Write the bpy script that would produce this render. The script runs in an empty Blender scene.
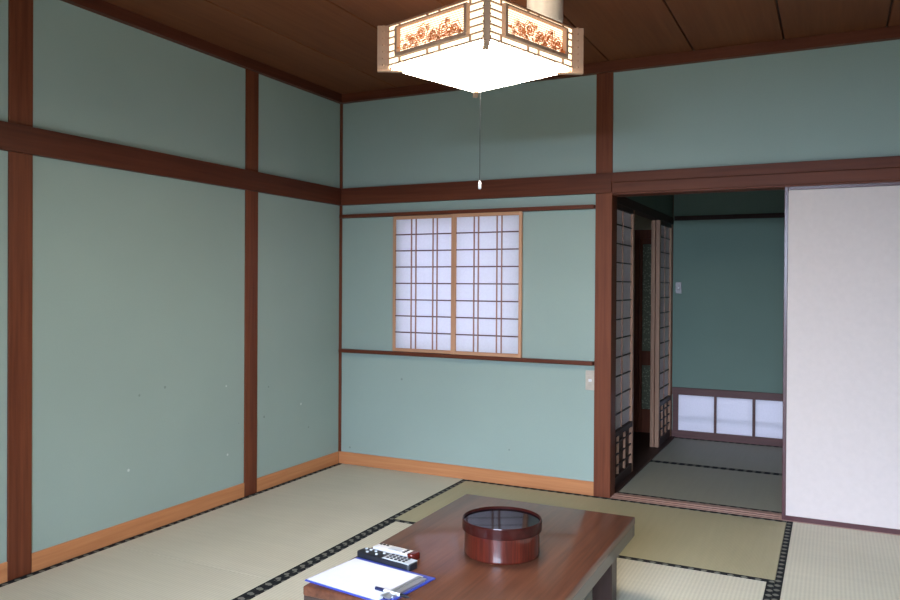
import bpy, bmesh, math, random
from mathutils import Vector, Matrix, Euler
random.seed(7)
S = bpy.context.scene
COL = S.collection
PI = math.pi

# ------------------------------------------------------------------ materials
def new_mat(name):
    m = bpy.data.materials.new(name); m.use_nodes = True
    nt = m.node_tree
    for n in list(nt.nodes): nt.nodes.remove(n)
    out = nt.nodes.new('ShaderNodeOutputMaterial')
    return m, nt, out

def N(nt, t, **kw):
    n = nt.nodes.new(t)
    for k, v in kw.items():
        if k in n.inputs: n.inputs[k].default_value = v
        else: setattr(n, k, v)
    return n

def L(nt, a, ao, b, bi): nt.links.new(a.outputs[ao], b.inputs[bi])

def c4(c): return (c[0], c[1], c[2], 1)

def principled(nt, out, rough=.6, spec=.5, **kw):
    b = nt.nodes.new('ShaderNodeBsdfPrincipled')
    b.inputs['Roughness'].default_value = rough
    b.inputs['Specular IOR Level'].default_value = spec
    for k, v in kw.items(): b.inputs[k].default_value = v
    L(nt, b, 'BSDF', out, 'Surface')
    return b

def coords(nt, scale=(1, 1, 1)):
    tc = nt.nodes.new('ShaderNodeTexCoord')
    mp = nt.nodes.new('ShaderNodeMapping'); mp.inputs['Scale'].default_value = scale
    L(nt, tc, 'Object', mp, 'Vector')
    return mp

def ramp(nt, stops):
    r = nt.nodes.new('ShaderNodeValToRGB')
    e = r.color_ramp.elements
    while len(e) < len(stops): e.new(.5)
    for el, (p, c) in zip(e, stops):
        el.position = p; el.color = c4(c)
    return r

def plain(name, col, rough=.5, spec=.5, metal=0, var=.08, coat=0):
    m, nt, out = new_mat(name)
    b = principled(nt, out, rough, spec)
    b.inputs['Metallic'].default_value = metal
    b.inputs['Coat Weight'].default_value = coat
    b.inputs['Coat Roughness'].default_value = .05
    mp = coords(nt, (1, 1, 1))
    n = N(nt, 'ShaderNodeTexNoise'); n.inputs['Scale'].default_value = 40; n.inputs['Detail'].default_value = 3
    L(nt, mp, 'Vector', n, 'Vector')
    r = ramp(nt, [(.3, [x * (1 - var) for x in col]), (.7, [min(1, x * (1 + var)) for x in col])])
    L(nt, n, 'Fac', r, 'Fac'); L(nt, r, 'Color', b, 'Base Color')
    return m

def wood(name, dark, light, axis, rough=.45, spec=.4, coat=0, coat_rough=.1, fine=60, broad=7):
    m, nt, out = new_mat(name)
    b = principled(nt, out, rough, spec)
    b.inputs['Coat Weight'].default_value = coat; b.inputs['Coat Roughness'].default_value = coat_rough
    sc = [1, 1, 1]; sc[axis] = .045
    mp = coords(nt, sc)
    n1 = N(nt, 'ShaderNodeTexNoise'); n1.inputs['Scale'].default_value = broad; n1.inputs['Detail'].default_value = 5; n1.inputs['Distortion'].default_value = .6
    n2 = N(nt, 'ShaderNodeTexNoise'); n2.inputs['Scale'].default_value = fine; n2.inputs['Detail'].default_value = 5
    L(nt, mp, 'Vector', n1, 'Vector'); L(nt, mp, 'Vector', n2, 'Vector')
    mx = N(nt, 'ShaderNodeMath', operation='MULTIPLY_ADD'); mx.inputs[1].default_value = .55
    sc2 = N(nt, 'ShaderNodeMath', operation='MULTIPLY'); sc2.inputs[1].default_value = .45
    L(nt, n2, 'Fac', sc2, 0); L(nt, n1, 'Fac', mx, 0); L(nt, sc2, 'Value', mx, 2)
    r = ramp(nt, [(.33, dark), (.66, light)])
    L(nt, mx, 'Value', r, 'Fac'); L(nt, r, 'Color', b, 'Base Color')
    bp = N(nt, 'ShaderNodeBump'); bp.inputs['Strength'].default_value = .12; bp.inputs['Distance'].default_value = .001
    L(nt, n2, 'Fac', bp, 'Height'); L(nt, bp, 'Normal', b, 'Normal')
    return m

def plaster(name, col, specks=True):
    m, nt, out = new_mat(name)
    b = principled(nt, out, .95, .15)
    mp = coords(nt)
    n = N(nt, 'ShaderNodeTexNoise'); n.inputs['Scale'].default_value = 260; n.inputs['Detail'].default_value = 4
    n2 = N(nt, 'ShaderNodeTexNoise'); n2.inputs['Scale'].default_value = 1.6; n2.inputs['Detail'].default_value = 4
    L(nt, mp, 'Vector', n, 'Vector'); L(nt, mp, 'Vector', n2, 'Vector')
    ad = N(nt, 'ShaderNodeMath', operation='MULTIPLY_ADD'); ad.inputs[1].default_value = .5
    h = N(nt, 'ShaderNodeMath', operation='MULTIPLY'); h.inputs[1].default_value = .5
    L(nt, n2, 'Fac', h, 0); L(nt, n, 'Fac', ad, 0); L(nt, h, 'Value', ad, 2)
    r = ramp(nt, [(.3, [x * .93 for x in col]), (.7, [x * 1.07 for x in col])])
    L(nt, ad, 'Value', r, 'Fac')
    last = r
    if specks:   # a few chips where the coating has flaked off
        mn = N(nt, 'ShaderNodeTexVoronoi'); mn.inputs['Scale'].default_value = 7.5
        L(nt, mp, 'Vector', mn, 'Vector')
        lt = N(nt, 'ShaderNodeMath', operation='LESS_THAN'); lt.inputs[1].default_value = .055
        L(nt, mn, 'Distance', lt, 0)
        sep = N(nt, 'ShaderNodeSeparateColor'); L(nt, mn, 'Color', sep, 'Color')
        g = N(nt, 'ShaderNodeMath', operation='GREATER_THAN'); g.inputs[1].default_value = .42
        L(nt, sep, 'Red', g, 0)
        mu = N(nt, 'ShaderNodeMath', operation='MULTIPLY'); L(nt, lt, 'Value', mu, 0); L(nt, g, 'Value', mu, 1)
        # only in the lower part of the wall
        sx = N(nt, 'ShaderNodeSeparateXYZ'); L(nt, mp, 'Vector', sx, 'Vector')
        lo = N(nt, 'ShaderNodeMath', operation='LESS_THAN'); lo.inputs[1].default_value = .72; L(nt, sx, 'Z', lo, 0)
        m3 = N(nt, 'ShaderNodeMath', operation='MULTIPLY'); L(nt, mu, 'Value', m3, 0); L(nt, lo, 'Value', m3, 1)
        m4 = N(nt, 'ShaderNodeMath', operation='MULTIPLY'); L(nt, m3, 'Value', m4, 0); m4.inputs[1].default_value = .6
        tone = N(nt, 'ShaderNodeMix', data_type='RGBA')
        tone.inputs[6].default_value = c4([x * .55 for x in col]); tone.inputs[7].default_value = (.72, .76, .74, 1)
        g2 = N(nt, 'ShaderNodeMath', operation='GREATER_THAN'); g2.inputs[1].default_value = .5
        L(nt, sep, 'Green', g2, 0); L(nt, g2, 'Value', tone, 0)
        mix = N(nt, 'ShaderNodeMix', data_type='RGBA')
        L(nt, m4, 'Value', mix, 0); L(nt, r, 'Color', mix, 6); L(nt, tone, 2, mix, 7)
        nt.links.new(mix.outputs[2], b.inputs['Base Color'])
    else:
        L(nt, r, 'Color', b, 'Base Color')
    bp = N(nt, 'ShaderNodeBump'); bp.inputs['Strength'].default_value = .25; bp.inputs['Distance'].default_value = .002
    L(nt, n, 'Fac', bp, 'Height'); L(nt, bp, 'Normal', b, 'Normal')
    return m

def rush(name, col):
    """woven rush: reeds run across the mat (local x), warp ribs run along it (local y)"""
    m, nt, out = new_mat(name)
    b = principled(nt, out, .55, .35)
    mp = coords(nt)
    reed = N(nt, 'ShaderNodeTexWave', wave_type='BANDS', bands_direction='Y', wave_profile='SIN')
    reed.inputs['Scale'].default_value = 55; reed.inputs['Distortion'].default_value = .6; reed.inputs['Detail'].default_value = 1
    rib = N(nt, 'ShaderNodeTexWave', wave_type='BANDS', bands_direction='X', wave_profile='SIN')
    rib.inputs['Scale'].default_value = 19; rib.inputs['Distortion'].default_value = .15
    L(nt, mp, 'Vector', reed, 'Vector'); L(nt, mp, 'Vector', rib, 'Vector')
    mp2 = coords(nt, (.5, 9, 1))
    st = N(nt, 'ShaderNodeTexNoise'); st.inputs['Scale'].default_value = 5; st.inputs['Detail'].default_value = 6
    L(nt, mp2, 'Vector', st, 'Vector')
    big = N(nt, 'ShaderNodeTexNoise'); big.inputs['Scale'].default_value = 2.2; big.inputs['Detail'].default_value = 3
    L(nt, mp, 'Vector', big, 'Vector')
    a1 = N(nt, 'ShaderNodeMath', operation='MULTIPLY_ADD'); a1.inputs[1].default_value = .3
    a0 = N(nt, 'ShaderNodeMath', operation='MULTIPLY_ADD'); a0.inputs[1].default_value = .35
    a2 = N(nt, 'ShaderNodeMath', operation='MULTIPLY'); a2.inputs[1].default_value = .35
    L(nt, big, 'Fac', a2, 0); L(nt, st, 'Fac', a0, 0); L(nt, a2, 'Value', a0, 2)
    L(nt, rib, 'Fac', a1, 0); L(nt, a0, 'Value', a1, 2)
    r = ramp(nt, [(.2, [x * .88 for x in col]), (.75, [x * 1.1 for x in col])])
    L(nt, a1, 'Value', r, 'Fac'); L(nt, r, 'Color', b, 'Base Color')
    h = N(nt, 'ShaderNodeMath', operation='MULTIPLY_ADD'); h.inputs[1].default_value = 1.0
    L(nt, reed, 'Fac', h, 0)
    hr = N(nt, 'ShaderNodeMath', operation='MULTIPLY'); hr.inputs[1].default_value = .4
    L(nt, rib, 'Fac', hr, 0); L(nt, hr, 'Value', h, 2)
    bp = N(nt, 'ShaderNodeBump'); bp.inputs['Strength'].default_value = .6; bp.inputs['Distance'].default_value = .0015
    L(nt, h, 'Value', bp, 'Height'); L(nt, bp, 'Normal', b, 'Normal')
    return m

def brocade(name):
    """black border cloth with a repeated pale woven motif along local y"""
    m, nt, out = new_mat(name)
    b = principled(nt, out, .8, .2)
    mp = coords(nt, (1, 1, 1))
    sx = N(nt, 'ShaderNodeSeparateXYZ'); L(nt, mp, 'Vector', sx, 'Vector')
    def trig(sock, k, ph):
        a = N(nt, 'ShaderNodeMath', operation='MULTIPLY_ADD'); a.inputs[1].default_value = k; a.inputs[2].default_value = ph
        L(nt, sx, sock, a, 0)
        s = N(nt, 'ShaderNodeMath', operation='SINE'); L(nt, a, 'Value', s, 0)
        return s
    s1 = trig('Y', 2 * PI / .055, 0); s2 = trig('X', 2 * PI / .034, .4)
    mu = N(nt, 'ShaderNodeMath', operation='MULTIPLY_ADD'); L(nt, s2, 'Value', mu, 0); mu.inputs[1].default_value = .55; L(nt, s1, 'Value', mu, 2)
    nz = N(nt, 'ShaderNodeTexNoise'); nz.inputs['Scale'].default_value = 180; L(nt, mp, 'Vector', nz, 'Vector')
    ad = N(nt, 'ShaderNodeMath', operation='MULTIPLY_ADD'); ad.inputs[1].default_value = .5
    L(nt, nz, 'Fac', ad, 0); L(nt, mu, 'Value', ad, 2)
    r = ramp(nt, [(.42, (.006, .007, .009)), (.70, (.007, .008, .01)), (.98, (.17, .165, .14))])
    L(nt, ad, 'Value', r, 'Fac'); L(nt, r, 'Color', b, 'Base Color')
    return m

def paper(name, col, trans=.55, pebbles=0):
    m, nt, out = new_mat(name)
    d = N(nt, 'ShaderNodeBsdfDiffuse'); t = N(nt, 'ShaderNodeBsdfTranslucent'); mx = N(nt, 'ShaderNodeMixShader')
    mp = coords(nt); n = N(nt, 'ShaderNodeTexNoise'); n.inputs['Scale'].default_value = 90; n.inputs['Detail'].default_value = 5
    L(nt, mp, 'Vector', n, 'Vector')
    r = ramp(nt, [(.3, [x * .95 for x in col]), (.7, col)])
    if pebbles:
        n = N(nt, 'ShaderNodeTexVoronoi'); n.inputs['Scale'].default_value = pebbles; L(nt, mp, 'Vector', n, 'Vector')
        r = ramp(nt, [(.1, [x * 1.5 for x in col]), (.45, [x * .6 for x in col])])
    L(nt, n, 'Distance' if pebbles else 'Fac', r, 'Fac'); L(nt, r, 'Color', d, 'Color'); L(nt, r, 'Color', t, 'Color')
    mx.inputs['Fac'].default_value = trans
    L(nt, d, 'BSDF', mx, 1); L(nt, t, 'BSDF', mx, 2); L(nt, mx, 'Shader', out, 'Surface')
    return m

def emit(name, col, k):
    m, nt, out = new_mat(name)
    e = N(nt, 'ShaderNodeEmission'); e.inputs['Color'].default_value = c4(col); e.inputs['Strength'].default_value = k
    L(nt, e, 'Emission', out, 'Surface')
    return m

def glass_textured(name, col):
    m, nt, out = new_mat(name)
    b = principled(nt, out, .18, .5)
    mp = coords(nt); v = N(nt, 'ShaderNodeTexVoronoi'); v.inputs['Scale'].default_value = 45
    L(nt, mp, 'Vector', v, 'Vector')
    r = ramp(nt, [(.0, [x * 1.6 for x in col]), (.55, col)])
    L(nt, v, 'Distance', r, 'Fac'); L(nt, r, 'Color', b, 'Base Color')
    bp = N(nt, 'ShaderNodeBump'); bp.inputs['Strength'].default_value = .7; bp.inputs['Distance'].default_value = .003
    L(nt, v, 'Distance', bp, 'Height'); L(nt, bp, 'Normal', b, 'Normal')
    return m

WD, WL = (.085, .021, .010), (.165, .044, .020)         # dark red-brown post wood
RED = [wood('redwood_%s' % a, ((.078, .019, .009), (.065, .016, .008), (.095, .023, .010))[i], ((.155, .042, .019), (.125, .033, .016), (.195, .054, .023))[i], i, rough=.5, spec=.22) for i, a in enumerate('xyz')]
ORG = [wood('orangewood_%s' % a, (.45, .17, .065), (.62, .27, .115), i, rough=.5, spec=.3) for i, a in enumerate('xyz')]
TAN = [wood('tanwood_%s' % a, (.46, .225, .12), (.62, .325, .19), i, rough=.5) for i, a in enumerate('xyz')]
MUN = [wood('muntinwood_%s' % a, (.09, .035, .032) if a == 'x' else (.33, .165, .12), (.14, .055, .05) if a == 'x' else (.43, .23, .17), i, rough=.5) for i, a in enumerate('xyz')]
DRK = [wood('darkwood_%s' % a, (.024, .010, .007), (.05, .021, .014), i, rough=.5, spec=.2) for i, a in enumerate('xyz')]
SILL = wood('sillwood', (.30, .16, .12), (.42, .25, .19), 0, rough=.4)
LAQ = plain('dark_red_lacquer', (.085, .026, .03), .3, .5)
CEIL = wood('ceilingwood', (.125, .038, .015), (.18, .061, .024), 1, rough=.6, spec=.15, broad=4)
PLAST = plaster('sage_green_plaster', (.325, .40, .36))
PLAST_SHADED = plaster('sage_green_plaster_shaded', (.19, .265, .225), False)  # main wall plaster darkened: the adjoining room's shade is in the colour
BEIGE = plaster('beige_plaster', (.42, .36, .25), False)
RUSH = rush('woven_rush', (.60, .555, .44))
RUSH_DIM = rush('woven_rush_shaded', (.31, .30, .235))  # same rush darkened, dimness of the adjoining room painted into its colour
RUSH_LESS_LIT = rush('woven_rush_olive_less_lit', (.42, .37, .23))  # olive rush, darkened for reeds that return less light laid this way
BORDER = brocade('border_brocade')
SHOJI = paper('shoji_paper', (.86, .87, .93), .55)
SHOJI2 = paper('shoji_paper_inner', (.93, .80, .82), .1)
FUSU = plain('fusuma_paper', (.68, .585, .56), .85, .2, var=.02)
TABLE = wood('table_wood', (.066, .022, .012), (.145, .052, .027), 1, rough=.4, spec=.2, coat=.5, coat_rough=.1, broad=12, fine=90)
TABLE_E = wood('table_edge_wood', (.03, .018, .014), (.05, .03, .024), 1, rough=.35, coat=.4)
TLEG = wood('table_leg_wood', (.035, .017, .014), (.06, .03, .024), 2, rough=.4)

# ------------------------------------------------------------------ mesh helpers
def box(bm, x0, x1, y0, y1, z0, z1, bev=0, seg=1, rot=None):
    b = bmesh.new()
    bmesh.ops.create_cube(b, size=1)
    bmesh.ops.scale(b, vec=(abs(x1 - x0), abs(y1 - y0), abs(z1 - z0)), verts=b.verts)
    if bev: bmesh.ops.bevel(b, geom=list(b.edges), offset=bev, segments=seg, profile=.5, affect='EDGES')
    bmesh.ops.translate(b, vec=((x0 + x1) / 2, (y0 + y1) / 2, (z0 + z1) / 2), verts=b.verts)
    if rot: bmesh.ops.transform(b, matrix=rot, verts=b.verts)
    merge(bm, b)

def merge(bm, b):
    me = bpy.data.meshes.new('t'); b.to_mesh(me); b.free(); bm.from_mesh(me); bpy.data.meshes.remove(me)

def tube(bm, pts, r, n=6, closed=False):
    pts = [Vector(p) for p in pts]; rings = []
    m = len(pts)
    for i, p in enumerate(pts):
        a = pts[(i - 1) % m] if closed or i else p
        c = pts[(i + 1) % m] if closed or i < m - 1 else p
        t = (c - a).normalized()
        up = Vector((0, 0, 1)) if abs(t.z) < .9 else Vector((0, 1, 0))
        u = t.cross(up).normalized(); v = t.cross(u).normalized()
        rr = r[i] if isinstance(r, (list, tuple)) else r
        rings.append([bm.verts.new(p + (u * math.cos(2 * PI * k / n) + v * math.sin(2 * PI * k / n)) * rr) for k in range(n)])
    for i in range(m if closed else m - 1):
        A, B = rings[i], rings[(i + 1) % m]
        for k in range(n):
            bm.faces.new((A[k], A[(k + 1) % n], B[(k + 1) % n], B[k]))
    if not closed:
        bm.faces.new(rings[0][::-1]); bm.faces.new(rings[-1])

def lathe(bm, prof, n=64, axis_top=True):
    rings = []
    for r, z in prof:
        if r < 1e-6: rings.append([bm.verts.new((0, 0, z))])
        else: rings.append([bm.verts.new((r * math.cos(2 * PI * k / n), r * math.sin(2 * PI * k / n), z)) for k in range(n)])
    for A, B in zip(rings, rings[1:]):
        for k in range(n):
            k2 = (k + 1) % n
            if len(A) == 1 and len(B) == 1: continue
            if len(A) == 1: bm.faces.new((A[0], B[k2], B[k]))
            elif len(B) == 1: bm.faces.new((A[k], A[k2], B[0]))
            else: bm.faces.new((A[k], A[k2], B[k2], B[k]))

def obj(name, bm, mat, parent=None, smooth=False):
    bmesh.ops.recalc_face_normals(bm, faces=bm.faces)
    me = bpy.data.meshes.new(name); bm.to_mesh(me); bm.free()
    me.materials.append(mat)
    if smooth:
        for p in me.polygons: p.use_smooth = True
    o = bpy.data.objects.new(name, me); COL.objects.link(o)
    if parent: o.parent = parent
    if smooth:
        try:
            me.set_sharp_from_angle(angle=math.radians(35))
        except Exception: pass
    return o

def bx(*a, **k):
    bm = bmesh.new(); box(bm, *a, **k); return bm

def bxs(lst, bev=0):
    bm = bmesh.new()
    for a in lst: box(bm, *a, bev=bev)
    return bm

def tag(o, label, cat, group=None, kind=None):
    if label: o['label'] = label
    if cat: o['category'] = cat
    if group: o['group'] = group
    if kind: o['kind'] = kind
    return o

def thing(name, label, cat, loc, rz=0, group=None):
    o = bpy.data.objects.new(name, None); COL.objects.link(o)
    o.empty_display_size = .05
    o.location = loc; o.rotation_euler = (0, 0, rz)
    return tag(o, label, cat, group)

def struct(name, bm, mat, label, cat, parent=None):
    o = obj(name, bm, mat, parent)
    if not parent: tag(o, label, cat, kind='structure')
    return o

# ------------------------------------------------------------------ setting: dimensions
XR, YN = 3.74, -5.45          # right wall, rear wall
H1, H2 = 1.780, 1.895         # rail (nageshi) under and upper edge
ZC = 2.54                     # ceiling
YB = 2.07                     # far wall of the adjoining room
PX0, PX1 = 1.797, 1.896       # main pillar

# floor
struct('floor', bxs([(-.16, XR + .15, YN - .2, YB + .15, -.16, -.056),
                     (.98, XR, YN, -2.83, -.056, -.002), (2.843, XR, -2.83, -1.885, -.056, -.002), (-.015, .98, YN, -3.765, -.056, -.002)]),
       RUSH, 'rush covered floor of the tatami room', 'floor')
struct('floor.001', bx(1.41, 1.90, .13, YB + .05, -.056, .004), DRK[1], 'dark wooden floor of the narrow passage behind the paper screens', 'floor')
struct('ground', bx(-.5, 6, YN - 4, YN - .12, -.5, -.3), plain('pale_bounce_ground', (.55, .53, .48), .9, .1), 'unseen pale ground added outside to bounce daylight, behind the viewer', 'ground')  # unseen ground added to bounce daylight onto the upper walls and ceiling
# walls
struct('wall_left', bx(-.12, -.008, YN, .12, -.05, 2.62), PLAST, 'sage green plaster wall on the left', 'wall')
WX0, WX1, WZ0, WZ1 = .455, 1.315, .81, 1.675       # hole behind the paper window
struct('wall_back', bxs([(-.035, WX0, .012, .12, -.05, 2.62), (WX1, PX0 + .01, .012, .12, -.05, 2.62),
                         (WX0, WX1, .012, .12, -.05, WZ0), (WX0, WX1, .012, .12, WZ1, 2.62),
                         (PX0, XR, .012, .12, 1.80, 2.62)]), PLAST, 'sage green plaster wall with the paper window and the doorway', 'wall')
struct('wall_right', bx(XR, XR + .1, YN, YB + .1, -.05, 2.62), PLAST_SHADED, 'sage green plaster wall on the right, out of the picture', 'wall')
RW0, RW1, RWZ = 1.90, 3.40, 1.95                    # garden opening behind the camera
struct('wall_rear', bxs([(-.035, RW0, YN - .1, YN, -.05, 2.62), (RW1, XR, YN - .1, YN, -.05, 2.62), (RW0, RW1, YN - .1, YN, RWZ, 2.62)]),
       PLAST_SHADED, 'wall behind the viewer with the garden opening', 'wall')
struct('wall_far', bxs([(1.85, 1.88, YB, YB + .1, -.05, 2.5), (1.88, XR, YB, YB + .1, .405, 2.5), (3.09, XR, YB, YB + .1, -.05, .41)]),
       PLAST_SHADED, 'dim green plaster wall of the adjoining room above the low window', 'wall')
struct('wall_side', bx(1.80, 1.869, .115, YB, 1.79, 2.5), PLAST_SHADED, 'green plaster wall above the inner paper screens', 'wall')
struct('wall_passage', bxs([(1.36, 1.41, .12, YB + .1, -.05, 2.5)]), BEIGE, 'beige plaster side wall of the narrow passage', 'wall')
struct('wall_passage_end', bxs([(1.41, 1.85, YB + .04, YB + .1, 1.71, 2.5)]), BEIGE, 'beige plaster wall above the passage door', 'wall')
# ceiling boards with open joints
bm = bmesh.new()
js = [-.035, .456, .962, 1.42, 1.876, 2.35, 2.81, 3.283, XR + .02]
for a, b in zip(js, js[1:]): box(bm, a + .004, b - .004, YN, .1, ZC, ZC + .016, bev=.003)
ce = struct('ceiling', bm, CEIL, 'brown wooden board ceiling with dark joints', 'ceiling')
obj('joint_backing', bx(-.1, XR + .1, YN, .12, ZC + .016, ZC + .05), DRK[1], ce)
struct('ceiling.001', bx(1.36, XR, .1, YB + .1, 2.45, 2.5), CEIL, 'wooden ceiling of the adjoining room, out of the picture', 'ceiling')

# trim
k = [0]
def trim(bm, mat, label):
    k[0] += 1
    return struct('trim_%d' % k[0], bm, mat, label, 'wooden trim')
trim(bx(-.1, 0.0, -.959, -.851, 0, ZC, bev=.002), RED[2], 'slim reddish brown pillar in the middle of the left wall')
trim(bx(-.1, 0.0, -2.400, -2.293, 0, ZC, bev=.002), RED[2], 'reddish brown pillar at the left edge of the picture')
trim(bx(PX0, PX1, 0, .118, 0, ZC, bev=.002), RED[2], 'reddish brown pillar between the paper window and the doorway')
trim(bx(-.04, .010, .002, .03, .082, ZC, bev=.001), RED[2], 'thin brown corner strip between the left and back walls')
trim(bx(-.035, .02, YN, .02, H1, H2, bev=.002), RED[1], 'reddish brown horizontal beam across the left wall')
trim(bxs([(-.035, PX1, -.02, .02, H1, H2), (PX1, XR, -.02, .02, 1.838, H2), (PX1, XR, -.012, .02, H1 - .002, 1.838)], bev=.002), RED[0], 'reddish brown horizontal beam across the back wall')
trim(bx(-.035, .028, YN, .02, 2.481, ZC, bev=.002), RED[1], 'brown crown strip under the ceiling on the left wall')
trim(bx(-.035, XR, -.03, .02, 2.481, ZC, bev=.002), RED[0], 'brown crown strip under the ceiling on the back wall')
trim(bx(0.012, PX0 - .003, -.030, .02, 1.691, 1.714, bev=.001), RED[0], 'thin dark upper rail of the paper window')
trim(bx(0.012, PX0 - .003, -.032, .02, .771, .793, bev=.001), RED[0], 'thin dark lower rail of the paper window')
trim(bxs([(PX1, XR, -.0, .02, 1.768, 1.786), (PX1, XR, .038, .055, 1.768, 1.786), (PX1, XR, .075, .13, 1.768, 1.786), (PX1, XR, 0, .13, 1.78, 1.80)], bev=.001), RED[0], 'grooved wooden lintel over the doorway')
trim(bxs([(PX1, XR, .002, .018, -.05, .003), (PX1, XR, .018, .04, -.05, -.001), (PX1, XR, .04, .06, -.05, .003), (PX1, XR, .06, .082, -.05, -.001), (PX1, XR, .082, .128, -.05, .003)]), SILL, 'pinkish brown grooved door sill set in the floor')
trim(bxs([(1.80, 1.873, .118, YB, 1.742, 1.80)], bev=.002), DRK[1], 'dark wooden header above the inner paper screens')
trim(bxs([(1.795, 1.903, .118, YB, -.05, .006)], bev=.001), DRK[1], 'dark floor track under the inner paper screens')
trim(bx(1.88, XR, YB - .012, YB + .02, 1.775, 1.811, bev=.001), DRK[0], 'dark rail across the wall of the adjoining room')
trim(bx(1.84, 1.871, YB - .022, YB + .02, 0, 2.45, bev=.001), RED[2], 'brown corner post of the adjoining room')
trim(bx(XR - .012, XR + .1, -.11, .0, 0, ZC, bev=.002), RED[2], 'pillar at the right end of the back wall')
struct('baseboard_left', bxs([(-.045, -.002, YN, -2.400, 0, .082), (-.045, -.002, -2.293, -.959, 0, .082), (-.045, -.002, -.851, .0, 0, .082)], bev=.0015),
       ORG[1], 'light orange brown wooden baseboard along the left wall', 'baseboard')
struct('baseboard_back', bxs([(-.004, PX0, .002, .03, 0, .082)], bev=.0015), ORG[0], 'light orange brown wooden baseboard along the back wall', 'baseboard')

# passage door
d = struct('door_1', bxs([(1.41, 1.85, YB + .03, YB + .10, 1.635, 1.71), (1.41, 1.585, YB + .03, YB + .10, 0, 1.64), (1.80, 1.86, YB + .03, YB + .10, 0, 1.64)], bev=.003), RED[2],
           'dark wooden passage door with textured glass seen between the inner screens', 'door')
struct('door_leaf', bxs([(1.585, 1.61, YB + .05, YB + .085, .0, 1.635), (1.775, 1.80, YB + .05, YB + .085, 0, 1.635), (1.61, 1.775, YB + .05, YB + .085, 1.59, 1.635),
                         (1.61, 1.775, YB + .05, YB + .085, .57, .69), (1.61, 1.775, YB + .05, YB + .085, 0, .2)], bev=.002), RED[2], None, None, d)
for z0, z1 in ((.2, .57), (.69, 1.59)):
    o = obj('glass_pane', bx(1.61, 1.775, YB + .062, YB + .07, z0, z1), paper('pebbled_glass', (.26, .28, .22), .6, 55), d)
    o['label'] = 'pebbled dark glass'

# windows: frame of the paper window
w = struct('window_1', bxs([(WX0 - .0, WX0 + .02, .045, .115, WZ0, WZ1), (WX1 - .02, WX1, .045, .115, WZ0, WZ1), (WX0, WX1, .045, .115, WZ0, WZ0 + .02), (WX0, WX1, .045, .115, WZ1 - .02, WZ1)]),
           TAN[2], 'outer frame of the window behind the paper screens', 'window')
obj('glass_pane', bx(WX0 + .02, WX1 - .02, .088, .092, WZ0 + .02, WZ1 - .02), paper('frosted_glass', (.9, .92, .96), .8), w)
# low window
mf = bmesh.new()
box(mf, 1.875, 3.13, YB - .022, YB + .05, .352, .41, bev=.002)
box(mf, 1.875, 3.13, YB - .022, YB + .05, -.01, .058, bev=.002)
box(mf, 1.88, 1.922, YB - .02, YB + .05, .05, .36, bev=.002); box(mf, 3.085, 3.13, YB - .02, YB + .05, .05, .36, bev=.002)
for a, b in ((2.203, 2.221), (2.492, 2.512), (2.785, 2.804)): box(mf, a, b, YB - .016, YB + .03, .05, .36, bev=.001)
w2 = struct('window_2', mf, MUN[0], 'low floor level window with lavender panes in the adjoining room', 'window')
for a, b in ((1.922, 2.203), (2.221, 2.492), (2.512, 2.785), (2.804, 3.085)):
    obj('window_pane', bx(a, b, YB + .006, YB + .01, .058, .352), SHOJI, w2)
obj('outer_bar', bx(1.93, 3.09, YB + .05, YB + .062, .165, .178), DRK[0], w2)
# rear opening frame
struct('window_3', bxs([(RW0, RW0 + .04, YN - .1, YN + .01, 0, RWZ), (RW1 - .04, RW1, YN - .1, YN + .01, 0, RWZ), (RW0, RW1, YN - .1, YN + .01, RWZ - .04, RWZ), (RW0, RW1, YN - .1, YN + .01, -.05, .03)]),
       RED[2], 'frame of the garden opening behind the viewer', 'window')

# ------------------------------------------------------------------ shoji screens
def shoji(label, loc, rz, W, Hh, cols, rows, st, rails, group, fm, mm, pm, low=None):
    """screen standing in its local x-z plane, front towards -y, left lower corner at the origin"""
    t = thing('paper_screen', label, 'screen', loc, rz, group)
    T = .018 if not low else .030
    obj('stile', bx(0, st[0], -T / 2, T / 2, 0, Hh, bev=.0015), fm[2], t)
    obj('stile', bx(W - st[1], W, -T / 2, T / 2, 0, Hh, bev=.0015), fm[2], t)
    obj('bottom_rail', bx(st[0], W - st[1], -T / 2, T / 2, 0, rails[0], bev=.0015), fm[0], t)
    obj('top_rail', bx(st[0], W - st[1], -T / 2, T / 2, Hh - rails[1], Hh, bev=.0015), fm[0], t)
    z0 = rails[0]
    if low:
        obj('middle_rail', bx(st[0], W - st[1], -T / 2 - .004, T / 2, low[0], low[1], bev=.0015), DRK[0], t)
        for x in low[2]: obj('vertical_slat', bx(x - .008, x + .008, -.010, .004, rails[0], low[0]), fm[2], t)
        b = bmesh.new()
        for z in low[3]: box(b, st[0], W - st[1], -.012, -.002, z - .004, z + .004)
        obj('lower_lattice', b, DRK[0], t)
        obj('lower_panel', bx(st[0], W - st[1], .005, .009, rails[0], low[0]), DRK[2], t)
        z0 = low[1]
    b = bmesh.new()
    for x in cols: box(b, x - .0033, x + .0033, -.0065, .002, z0, Hh - rails[1])
    obj('vertical_lattice', b, mm[2], t)
    b = bmesh.new()
    for z in rows: box(b, st[0], W - st[1], -.0060, .0015, z - .0037, z + .0037)
    obj('horizontal_lattice', b, mm[0], t)
    obj('paper', bx(st[0] - .002, W - st[1] + .002, .003, .0045, z0, Hh - rails[1]), pm, t)
    return t

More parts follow.
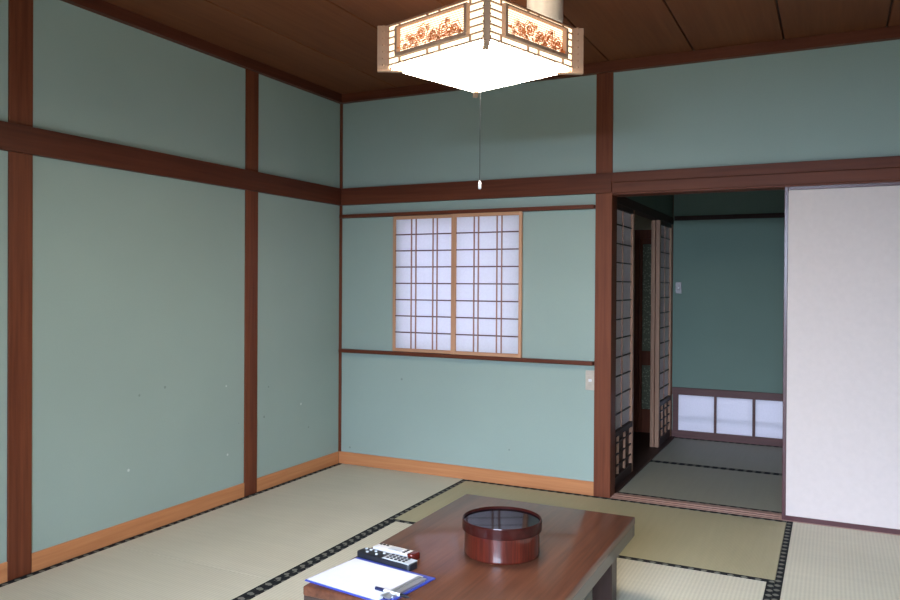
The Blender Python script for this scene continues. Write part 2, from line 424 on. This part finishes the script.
rows = [z - .795 for z in (1.568, 1.461, 1.354, 1.246, 1.138, 1.031, .923)]
GW = 'sliding paper screens of the window'
shoji('left paper screen of the window, its right edge tucked behind the other', (.426, .001, .795), 0, .472, .896, [x - .424 for x in (.562, .596, .7215, .752)], rows,
      (.018, .032), (.022, .022), GW, TAN, MUN, SHOJI)
shoji('right paper screen of the window, in front, nearer the pillar', (.867, -.018, .795), 0, .48, .896, [x - .865 for x in (1.023, 1.053, 1.179, 1.211)], rows,
      (.033, .02), (.022, .022), GW, TAN, MUN, SHOJI)
GI = 'inner paper screens with slatted lower part'
r2 = [1.612 - .1177 * i for i in range(0, 11)]
INR = [DRK[0], DRK[1], wood('innerstile_z', (.33, .17, .105), (.44, .24, .15), 2, rough=.5)]
def inner(label, x, y0, y1, stw=.036):
    W = y1 - y0
    return shoji(label, (x, y0, .006), PI / 2, W, 1.735, [W * .52], r2, (stw, stw), (.06, .03), GI,
          INR, [DRK[0], DRK[1], MUN[2]], SHOJI2, low=(.305, .34, (W * .36, W * .66), (.12, .19, .26)))
# rotated by +90 deg the front (-y) looks towards +x
inner('inner paper screen standing just behind the main pillar', 1.853, .13, .70)
inner('inner paper screen nearest the low window, in front of the other one', 1.853, 1.54, 2.045)
inner('inner paper screen slid behind the one nearest the low window', 1.819, 1.535, 2.04)

# ------------------------------------------------------------------ fusuma
f = thing('sliding_door', 'cream papered sliding door with dark red frame, right of the doorway', 'sliding door', (2.818, .021, 0.0))
FW, FH = XR - 2.818 - .014, 1.772
obj('stile', bx(0, .019, -.014, .014, 0, FH, bev=.002), LAQ, f)
obj('stile', bx(FW - .019, FW, -.014, .014, 0, FH, bev=.002), LAQ, f)
obj('bottom_rail', bx(.019, FW - .019, -.014, .014, 0.0, .028, bev=.002), LAQ, f)
obj('top_rail', bx(.019, FW - .019, -.014, .014, FH - .022, FH, bev=.002), LAQ, f)
obj('papered_panel', bx(.019, FW - .019, -.011, .011, .028, FH - .022), FUSU, f)

# ------------------------------------------------------------------ tatami mats
def mat(label, x0, x1, y0, y1, along_x, group, m=RUSH):
    if along_x: Wd, Ln, rz = y1 - y0, x1 - x0, PI / 2
    else: Wd, Ln, rz = x1 - x0, y1 - y0, 0
    t = thing('tatami_mat', label, 'mat', ((x0 + x1) / 2, (y0 + y1) / 2, -.055), rz, group)
    g = .0011; hw = .031
    obj('woven_surface', bx(-Wd / 2 + g, Wd / 2 - g, -Ln / 2 + g, Ln / 2 - g, 0, .055, bev=.0006), m, t)
    for s in (-1, 1):
        a, b = sorted((s * (Wd / 2 - g * .5), s * (Wd / 2 - hw)))
        obj('cloth_border', bx(a, b, -Ln / 2 + g, Ln / 2 - g, .03, .0562, bev=.0008), BORDER, t)
    return t
GM = 'tatami mats of the main room'
mat('tatami mat in the far left corner, along the left wall', -.001, .98, -1.885, -.001, False, GM)
mat('tatami mat along the left wall nearest the viewer', -.001, .98, -3.765, -1.885, False, GM)
mat('olive tatami mat lying along the back wall and the door sill', .98, 2.843, -.957, .001, True, GM, RUSH_LESS_LIT)
mat('tatami mat showing left of the low table', .98, 1.92, -2.83, -.957, False, GM)
mat('pale tatami mat showing right of the low table', 1.92, 2.843, -2.83, -.957, False, GM)
mat('tatami mat in front of the cream sliding door', 2.843, XR - .001, -1.885, .001, False, GM)
GM2 = 'tatami mats of the adjoining room'
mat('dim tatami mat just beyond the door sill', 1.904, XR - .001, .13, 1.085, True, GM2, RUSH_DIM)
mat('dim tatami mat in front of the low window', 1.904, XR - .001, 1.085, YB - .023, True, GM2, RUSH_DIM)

# ------------------------------------------------------------------ low table
TX0, TX1, TY0, TY1, TH = 1.625, 2.361, -2.568, -1.402, .33
t = thing('low_table', 'low dark brown wooden table on the tatami mats', 'table', ((TX0 + TX1) / 2, (TY0 + TY1) / 2, 0))
hx, hy = (TX1 - TX0) / 2, (TY1 - TY0) / 2
bm = bmesh.new(); box(bm, -hx, hx, -hy, hy, TH - .03, TH, bev=.006, seg=3)
obj('tabletop', bm, TABLE, t, smooth=True)
bm = bxs([(-hx + .002, hx - .002, hy - .03, hy - .002, TH - .075, TH - .028), (-hx + .002, hx - .002, -hy + .002, -hy + .03, TH - .075, TH - .028),
          (-hx + .002, -hx + .03, -hy + .03, hy - .03, TH - .075, TH - .028), (hx - .03, hx - .002, -hy + .03, hy - .03, TH - .075, TH - .028)], bev=.002)
obj('apron', bm, TABLE_E, t)
for sx in (-1, 1):
    for sy in (-1, 1):
        cx, cy = sx * (hx - .095), sy * (hy - .10)
        o = obj('leg', bx(cx - .038, cx + .038, cy - .04, cy + .04, 0.002, TH - .03, bev=.004), TLEG, t)
obj('stretcher', bx(hx - .115, hx - .075, -hy + .14, hy - .14, TH - .1, TH - .03), TLEG, t)
obj('stretcher', bx(-hx + .075, -hx + .115, -hy + .14, hy - .14, TH - .1, TH - .03), TLEG, t)

# ------------------------------------------------------------------ round lacquer box
LACQ = wood('red_brown_lacquer', (.025, .004, .003), (.105, .015, .007), 2, rough=.35, spec=.15, coat=.9, coat_rough=.04, fine=160, broad=40)
LIDM = wood('dark_lid_lacquer', (.018, .003, .002), (.042, .006, .004), 0, rough=.4, spec=.05, coat=.3, coat_rough=.03)
BLK = plain('black_lacquer', (.006, .005, .008), .05, .09, var=.02)
b_ = thing('lidded_box', 'round red brown lacquered box with black lid on the low table', 'box', (2.049, -2.024, TH + .0005))
bm = bmesh.new()
lathe(bm, [(0, 0), (.119, 0), (.124, .002), (.1267, .005), (.1275, .0085), (.1275, .0095), (.1275, .094), (.1275, .095), (.124, .1), (0, .1)], 96)
obj('body', bm, LACQ, b_, smooth=True)
bm = bmesh.new()
lathe(bm, [(.128, .084), (.1335, .084), (.1349, .0855), (.135, .0865), (.135, .0875), (.135, .1155), (.135, .1165), (.1338, .120), (.1312, .1205), (.1295, .119), (.129, .1145), (.129, .100), (.128, .1)], 96)
obj('lid', bm, LIDM, b_, smooth=True)
bm = bmesh.new()
lathe(bm, [(0, .109)] + [(.129 * i / 12, .109 + .0032 * (i / 12) ** 2) for i in range(1, 13)] + [(.129, .101), (0, .101)], 96)
o = obj('lid_top', bm, BLK, b_, smooth=True); o['label'] = 'glossy black sunken lid top'

# ------------------------------------------------------------------ clipboard, paper, pen
BLUE = plain('blue_plastic', (.028, .05, .32), .35, .5)
NAVY = plain('navy_plastic', (.012, .016, .06), .35, .5)
WHT = plain('white_sheet', (.68, .68, .75), .7, .2, var=.02)
GREY = plain('grey_metal', (.5, .5, .52), .3, .5, metal=.8)
BLKP = plain('black_plastic', (.012, .012, .016), .35, .5)
WHP = plain('white_plastic', (.72, .71, .72), .4, .5, var=.03)
SIL = plain('silver_plastic', (.50, .52, .55), .35, .5, var=.03)
REDP = plain('dark_red_plastic', (.10, .012, .008), .15, .6)
ca = math.radians(-8)
CB = (1.783, -2.437, TH + .0005)
c_ = thing('clipboard', 'blue clipboard lying on the near left corner of the low table', 'clipboard', CB, ca)
bm = bmesh.new(); box(bm, -.160, .160, -.122, .122, 0, .004, bev=.0015)
obj('board', bm, BLUE, c_)
bm = bmesh.new(); box(bm, .128, .150, -.095, .09, .0062, .0095, bev=.001)
box(bm, .116, .130, -.095, .09, .0085, .0115, bev=.001); box(bm, .148, .153, -.08, .075, .0042, .012)
obj('clip', bm, GREY, c_)
bm = bmesh.new(); box(bm, .127, .134, -.095, .09, .005, .0084); obj('clip_jaw', bm, BLKP, c_)
p_ = obj('paper_sheet', bx(-.155, .125, -.116, .106, 0, .0009), WHT)
tag(p_, 'white sheet of paper held on the blue clipboard', 'paper')
p_.location = (CB[0], CB[1], TH + .0049); p_.rotation_euler = (0, 0, ca)
pn = thing('ballpoint_pen', 'white ballpoint pen with dark ends lying on the paper sheet', 'pen', (1.905, -2.512, TH + .0058), math.radians(-8))
bm = bmesh.new(); tube(bm, [(-.03, 0, .0045), (.03, 0, .0045)], .0045, 10); obj('barrel', bm, WHP, pn, True)
bm = bmesh.new(); tube(bm, [(-.062, 0, .0045), (-.03, 0, .0045)], .0052, 10); obj('cap', bm, NAVY, pn, True)
bm = bmesh.new(); tube(bm, [(.03, 0, .0045), (.052, 0, .0045), (.064, 0, .004)], [.005, .0048, .001], 10); obj('grip', bm, BLKP, pn, True)

# ------------------------------------------------------------------ remotes
def roundrect(bm, L_, W_, z0, z1, r, bev=.003):
    b = bmesh.new(); vs = []
    for cx, cy, a0 in ((L_ / 2 - r, W_ / 2 - r, 0), (-L_ / 2 + r, W_ / 2 - r, 90), (-L_ / 2 + r, -W_ / 2 + r, 180), (L_ / 2 - r, -W_ / 2 + r, 270)):
        for i in range(6):
            a = math.radians(a0 + i * 18); vs.append(b.verts.new((cx + r * math.cos(a), cy + r * math.sin(a), z0)))
    fc = b.faces.new(vs)
    e = bmesh.ops.extrude_face_region(b, geom=[fc])
    up = [v for v in e['geom'] if isinstance(v, bmesh.types.BMVert)]
    bmesh.ops.translate(b, verts=up, vec=(0, 0, z1 - z0))
    bmesh.ops.recalc_face_normals(b, faces=b.faces)
    ed = [x for x in b.edges if all(abs(v.co.z - z1) < 1e-6 for v in x.verts)]
    bmesh.ops.bevel(b, geom=ed, offset=bev, segments=2, profile=.5, affect='EDGES')
    merge(bm, b)
def copies(o, spots, parent):
    for s in spots:
        c = o.copy(); COL.objects.link(c); c.parent = parent; c.location = s
def buttons(name, sz, mat_, spots, parent, round_=False):
    bm = bmesh.new()
    if round_: lathe(bm, [(0, 0), (sz[0], 0), (sz[0], sz[2] * .7), (sz[0] * .7, sz[2]), (0, sz[2])], 14)
    else: box(bm, -sz[0] / 2, sz[0] / 2, -sz[1] / 2, sz[1] / 2, 0, sz[2], bev=.0008)
    o = obj(name, bm, mat_, parent); o.location = spots[0]
    copies(o, spots[1:], parent)
ra = math.radians(-9)
r_ = thing('remote_control', 'black and silver remote control beside the clipboard', 'remote', (1.748, -2.281, TH + .0005 + .004), ra)
r_.location.z = TH + .0005
bm = bmesh.new(); roundrect(bm, .228, .052, 0, .021, .014, .004); obj('case', bm, BLKP, r_, True)
bm = bmesh.new(); box(bm, .0, .109, -.0245, .0245, .0195, .0222, bev=.001); o = obj('keypad_plate', bm, SIL, r_); o['label'] = 'silver lower half'
buttons('button', (.0085, .0075, .003), BLKP, [(.016 + i * .0165, -.014 + j * .014, .0221) for i in range(5) for j in range(3)], r_)
buttons('round_button', (.0052, 0, .003), SIL, [(-.098, .012, .0209), (-.075, -.010, .0209), (-.055, .010, .0209), (-.035, -.01, .0209), (-.02, .012, .0209), (-.078, .012, .0209)], r_, True)
r2_ = thing('remote_control', 'white remote control with dark red end behind the black one', 'remote', (1.733, -2.205, TH + .0005), math.radians(-7))
r2_['group'] = r_['group'] = 'remote controls on the table'
bm = bmesh.new(); roundrect(bm, .155, .048, 0, .018, .006, .003); obj('case', bm, WHP, r2_, True)
bm = bmesh.new(); roundrect(bm, .028, .05, -.0, .0205, .011, .004)
o = obj('sensor_window', bm, REDP, r2_, True); o.location = (.079, 0, 0.0); o['label'] = 'shiny dark red end'
bm = bmesh.new(); box(bm, -.02, .03, -.016, .016, .0175, .0188, bev=.0006); obj('display', bm, SIL, r2_)
buttons('button', (.010, .007, .0025), BLKP, [(-.066 + i * .014, .012, .0179) for i in range(3)] + [(.048, -.012, .0179), (.048, .0, .0179), (.048, .012, .0179)], r2_)

# ------------------------------------------------------------------ wall switches
BEP = plain('beige_switch_plate', (.50, .43, .36), .4, .4)
def switch(label, loc, w_, h_, pm, hw, hh):
    s = thing('light_switch', label, 'switch', loc)
    bm = bmesh.new(); box(bm, -w_ / 2, w_ / 2, -.008, 0, 0, h_, bev=.002); obj('plate', bm, pm, s)
    bm = bmesh.new(); box(bm, -hw * .9, hw * .9, -.0105, -.007, h_ / 2 - hh * 1.8, h_ / 2 + hh * 1.8, bev=.0015); obj('insert', bm, pm, s)
    bm = bmesh.new(); box(bm, -hw / 2, hw / 2, -.014, -.0100, h_ / 2 - hh / 2, h_ / 2 + hh / 2, bev=.0015); obj('rocker', bm, WHP, s)
    return s
switch('beige switch plate with white rocker beside the main pillar', (1.772, .0115, .622), .058, .116, BEP, .02, .016)
switch('grey switch plate on the dim wall of the adjoining room', (1.918, YB - .0005, 1.178), .046, .092, plain('grey_switch_plate', (.30, .28, .28), .35, .5, metal=.4), .012, .012)

# ------------------------------------------------------------------ ceiling fixture
bm = bmesh.new(); lathe(bm, [(0, 0), (.068, 0), (.076, .004), (.079, .012), (.079, .165), (0, .165)], 48)
cf = obj('ceiling_canister', bm, plain('white_enamel', (.55, .52, .49), .4, .4), None, True)
tag(cf, 'plain white cylinder fixed to the ceiling behind the lamp', 'ceiling fixture'); cf.location = (1.917, -1.25, ZC - .1655)

# ------------------------------------------------------------------ pendant lamp
LZ = 2.054
HS = .249
lamp = thing('pendant_lamp', 'square wooden lattice pendant lamp glowing under the ceiling', 'lamp', (1.862, -1.81, LZ), math.radians(-17.7))
LW = wood('lamp_wood', (.40, .23, .14), (.55, .34, .22), 2, rough=.5)
m, nt, out = new_mat('carved_veneer')
d_ = N(nt, 'ShaderNodeBsdfDiffuse'); t_ = N(nt, 'ShaderNodeBsdfTranslucent'); mx = N(nt, 'ShaderNodeMixShader')
mp = coords(nt); nz = N(nt, 'ShaderNodeTexNoise'); nz.inputs['Scale'].default_value = 60; L(nt, mp, 'Vector', nz, 'Vector')
rr = ramp(nt, [(.3, (.80, .42, .16)), (.7, (.90, .54, .25))]); L(nt, nz, 'Fac', rr, 'Fac')
L(nt, rr, 'Color', d_, 'Color'); L(nt, rr, 'Color', t_, 'Color'); mx.inputs['Fac'].default_value = .65
L(nt, d_, 'BSDF', mx, 1); L(nt, t_, 'BSDF', mx, 2); L(nt, mx, 'Shader', out, 'Surface'); CARVE = m
LAMPC = (1.0, .81, .55)
GLOW_SIDE = emit('glowing_shade_paper', LAMPC, 2.3)
GLOW_BOTTOM = emit('glowing_diffuser', (1.0, .90, .72), 34)
HH = .150
# shade paper: four walls
bm = bmesh.new(); q = HS - .005
for a in range(4):
    box(bm, -q, q, -q - .001, -q + .001, .004, HH - .002, rot=Matrix.Rotation(a * PI / 2, 4, 'Z'))
obj('paper_shade', bm, GLOW_SIDE, lamp)
bm = bmesh.new(); q = HS - .013; box(bm, -q, q, -q, q, -.013, .0015, bev=.003); obj('diffuser', bm, GLOW_BOTTOM, lamp)
bm = bmesh.new(); tube(bm, [(.15 * math.cos(2 * PI * i / 40), .15 * math.sin(2 * PI * i / 40), .128) for i in range(40)], .014, 8, closed=True)
obj('fluorescent_ring', bm, emit('glowing_tube', (1.0, .76, .46), 15), lamp, True)
# corner posts with inward feet
for a in range(4):
    R = Matrix.Rotation(a * PI / 2 + PI / 4, 4, 'Z'); rc = HS * math.sqrt(2)
    bm = bmesh.new()
    box(bm, rc - .012, rc + .033, -.0105, .0105, -.014, HH - .001, bev=.0015, rot=R)
    o = obj('corner_post', bm, LW, lamp)
    bm = bmesh.new(); box(bm, rc - .064, rc + .033, -.0105, .0105, -.0205, -.0135, bev=.0015, rot=R)
    obj('corner_foot', bm, LW, lamp)
# lattice + carving of each side (built on the -y side, then turned)
def spiral(cx, cz, r, turns, y, ph=0, sgn=1, wob=0, lob=5):
    pts = []
    n = int(18 * turns)
    for i in range(n + 1):
        a = 2 * PI * turns * i / n; rad = r * (1 - .82 * i / n) * (1 + wob * math.cos(lob * a))
        pts.append((cx + sgn * rad * math.cos(a + ph), y, cz + rad * math.sin(a + ph)))
    return pts
PS0, PS1, PZ0, PZ1 = -.170, .170, .028, .126
for a in range(4):
    R = Matrix.Rotation(a * PI / 2, 4, 'Z')
    rnd = random.Random(30 + a)
    bm = bmesh.new(); y = -HS
    for z in (.002, .147): box(bm, -HS - .018, HS + .018, y - .003, y + .003, z - .003, z + .003, rot=R)
    for z in (.026, .0505, .076, .1015, .126):
        box(bm, -HS - .018, PS0, y - .003, y + .003, z - .0022, z + .0022, rot=R); box(bm, PS1, HS + .018, y - .003, y + .003, z - .0022, z + .0022, rot=R)
    for s in (PS0 - .006, -.03, .03, PS1 + .006):
        box(bm, s - .003, s + .003, y - .003, y + .003, .002, PZ0 - .004, rot=R); box(bm, s - .003, s + .003, y - .003, y + .003, PZ1 + .004, .147, rot=R)
    obj('side_lattice', bm, LW, lamp)
    bm = bmesh.new(); y2 = y - .016
    box(bm, PS0 - .008, PS1 + .008, y2 - .008, y2 + .012, PZ0 - .010, PZ0 + .003, bev=.001, rot=R)
    box(bm, PS0 - .008, PS1 + .008, y2 - .005, y2 + .012, PZ1 - .002, PZ1 + .004, bev=.001, rot=R)
    box(bm, PS0 - .009, PS0 + .004, y2 - .008, y2 + .012, PZ0, PZ1, bev=.001, rot=R); box(bm, PS1 - .004, PS1 + .009, y2 - .008, y2 + .012, PZ0, PZ1, bev=.001, rot=R)
    fr = obj('panel_frame', bm, LW, lamp)
    bm = bmesh.new()
    for i in range(12):
        z = PZ0 + .008 + i * .0078; box(bm, PS0, PS1, y2 + .009, y2 + .010, z - .0009, z + .0009, rot=R)
    obj('blind_slats', bm, CARVE, fr)
    bm = bmesh.new(); yc = y2 - .001
    fl = [(x * .93, z, r * 1.25) for x, z, r in [(-.095, .060, .024), (-.045, .072, .030), (.02, .058, .026), (.075, .066, .034), (.13, .058, .024), (-.14, .044, .014), (-.01, .088, .012), (.045, .04, .016), (.105, .04, .014), (-.07, .04, .014), (.155, .04, .013), (-.12, .075, .016), (.09, .09, .012), (.0, .05, .016)]]
    for cx, cz, r in fl:
        for c_i in range(3):
            ph = rnd.random() * 6.28; r1 = r * (1 - .3 * c_i)
            pts = spiral(cx, cz, r1 * .95, 1.9, yc - .0015 * c_i, ph, rnd.choice((-1, 1)), .14, rnd.choice((5, 6, 7)))
            pts = [(px, py, min(max(pz, PZ0 + .004), PZ1 - .004)) for px, py, pz in pts]
            b2 = bmesh.new(); tube(b2, pts, .0016 if r > .024 else .0009, 5); bmesh.ops.transform(b2, matrix=R, verts=b2.verts); merge(bm, b2)
    for i in range(26):   # leaves between the blossoms
        cx = -.16 + .325 * (i / 25) + rnd.uniform(-.01, .01); cz = rnd.uniform(.036, .062 + .02 * math.sin(i)); an = rnd.uniform(0, PI); ln = rnd.uniform(.008, .014)
        p0 = (cx - ln * math.cos(an), yc, cz - ln * .6 * math.sin(an)); p1 = (cx + ln * math.cos(an), yc, cz + ln * .6 * math.sin(an))
        b2 = bmesh.new(); tube(b2, [p0, (cx + .002, yc, cz + .003), p1], [.0007, .0034, .0007], 5); bmesh.ops.transform(b2, matrix=R, verts=b2.verts); merge(bm, b2)
    obj('carving', bm, CARVE, fr)
# lamp body above (out of the picture), cord and pull cord
bm = bmesh.new(); lathe(bm, [(0, .15), (.07, .15), (.085, .17), (.085, .21), (.03, .235), (0, .235)], 40); obj('lamp_housing', bm, WHP, lamp, True)
bm = bmesh.new()
for a in range(2): box(bm, -HS, HS, -.008, .008, HH - .005, HH + .005, rot=Matrix.Rotation(a * PI / 2 + PI / 4, 4, 'Z'))
obj('cross_brace', bm, LW, lamp)
bm = bmesh.new(); tube(bm, [(0, 0, .23), (0, 0, .46)], .004, 8); obj('hanging_cord', bm, WHP, lamp, True)
bm = bmesh.new(); lathe(bm, [(0, .45), (.045, .45), (.05, .46), (.05, ZC - LZ - .001), (0, ZC - LZ - .001)], 32); obj('ceiling_rose', bm, WHP, lamp, True)
pc = bmesh.new(); tube(pc, [(.0, .0, -.004), (.0, .0, -.425)], .0012, 6); pco = obj('pull_cord', pc, BLKP, lamp)
pc = bmesh.new(); lathe(pc, [(0, -.455), (.0045, -.454), (.006, -.45), (.006, -.432), (.003, -.424), (0, -.423)], 16); obj('pull_weight', pc, WHP, pco, True)

# ------------------------------------------------------------------ lights
def area(name, loc, rot, sx, sy, power, col, spread=180):
    l = bpy.data.lights.new(name, 'AREA'); l.shape = 'RECTANGLE'; l.size = sx; l.size_y = sy; l.energy = power; l.color = col
    l.spread = math.radians(spread)
    o = bpy.data.objects.new(name, l); COL.objects.link(o); o.location = loc; o.rotation_euler = rot
    return o
# daylight from the garden sky beyond the opening behind the viewer (shines towards +y, a little downwards)
area('daylight_garden', (2.75, YN - 1.8, 2.57), (math.radians(60), 0, 0), 3.2, 2.2, 1150, (.63, .77, 1.0), 118)
# daylight on the outside of the paper window and of the low window (shines towards -y)
area('daylight_window', (.62, 2.0, 1.4), (-PI / 2, 0, 0), 1.5, 2.6, 122, (.90, .86, 1.0))
area('daylight_low_window', (2.5, YB + 1.1, .5), (-PI / 2, 0, 0), 2.2, 1.0, 25, (.84, .83, 1.0))
# faint daylight from the entrance beyond the passage door
area('daylight_entrance', (1.63, YB + .6, 1.2), (-PI / 2, 0, 0), .4, 1.2, .02, (.95, .95, .9), 50)
W_ = bpy.data.worlds.new('world'); S.world = W_; W_.use_nodes = True
W_.node_tree.nodes['Background'].inputs['Color'].default_value = (.7, .8, 1, 1)
W_.node_tree.nodes['Background'].inputs['Strength'].default_value = .3

# ------------------------------------------------------------------ camera
fpx, cyy, yaw, rol, pit = 776.09, 288.93, .4584, .0062, -.0061
cam = bpy.data.cameras.new('camera'); co = bpy.data.objects.new('camera', cam); COL.objects.link(co)
cam.sensor_width = 36; cam.sensor_fit = 'HORIZONTAL'; cam.lens = fpx * 36 / 900
cam.shift_y = -(300 - cyy) / 900
fw = Vector((-math.sin(yaw) * math.cos(pit), math.cos(yaw) * math.cos(pit), math.sin(pit))); rt = Vector((math.cos(yaw), math.sin(yaw), 0)); up = rt.cross(fw)
r2v = rt * math.cos(rol) + up * math.sin(rol); u2v = -rt * math.sin(rol) + up * math.cos(rol)
Mx = Matrix((r2v, u2v, -fw)).transposed().to_4x4(); Mx.translation = (3.0522, -4.4678, 1.2425)
co.matrix_world = Mx
cam.clip_start = .02
S.camera = co
S.view_settings.view_transform = 'Standard'; S.view_settings.look = 'None'
S.view_settings.gamma = 1; S.view_settings.use_curve_mapping = False
S.view_settings.exposure = .12
S.cycles.use_denoising = True
S.cycles.max_bounces = 10; S.cycles.diffuse_bounces = 6
S.cycles.sample_clamp_indirect = 6; S.cycles.blur_glossy = 0
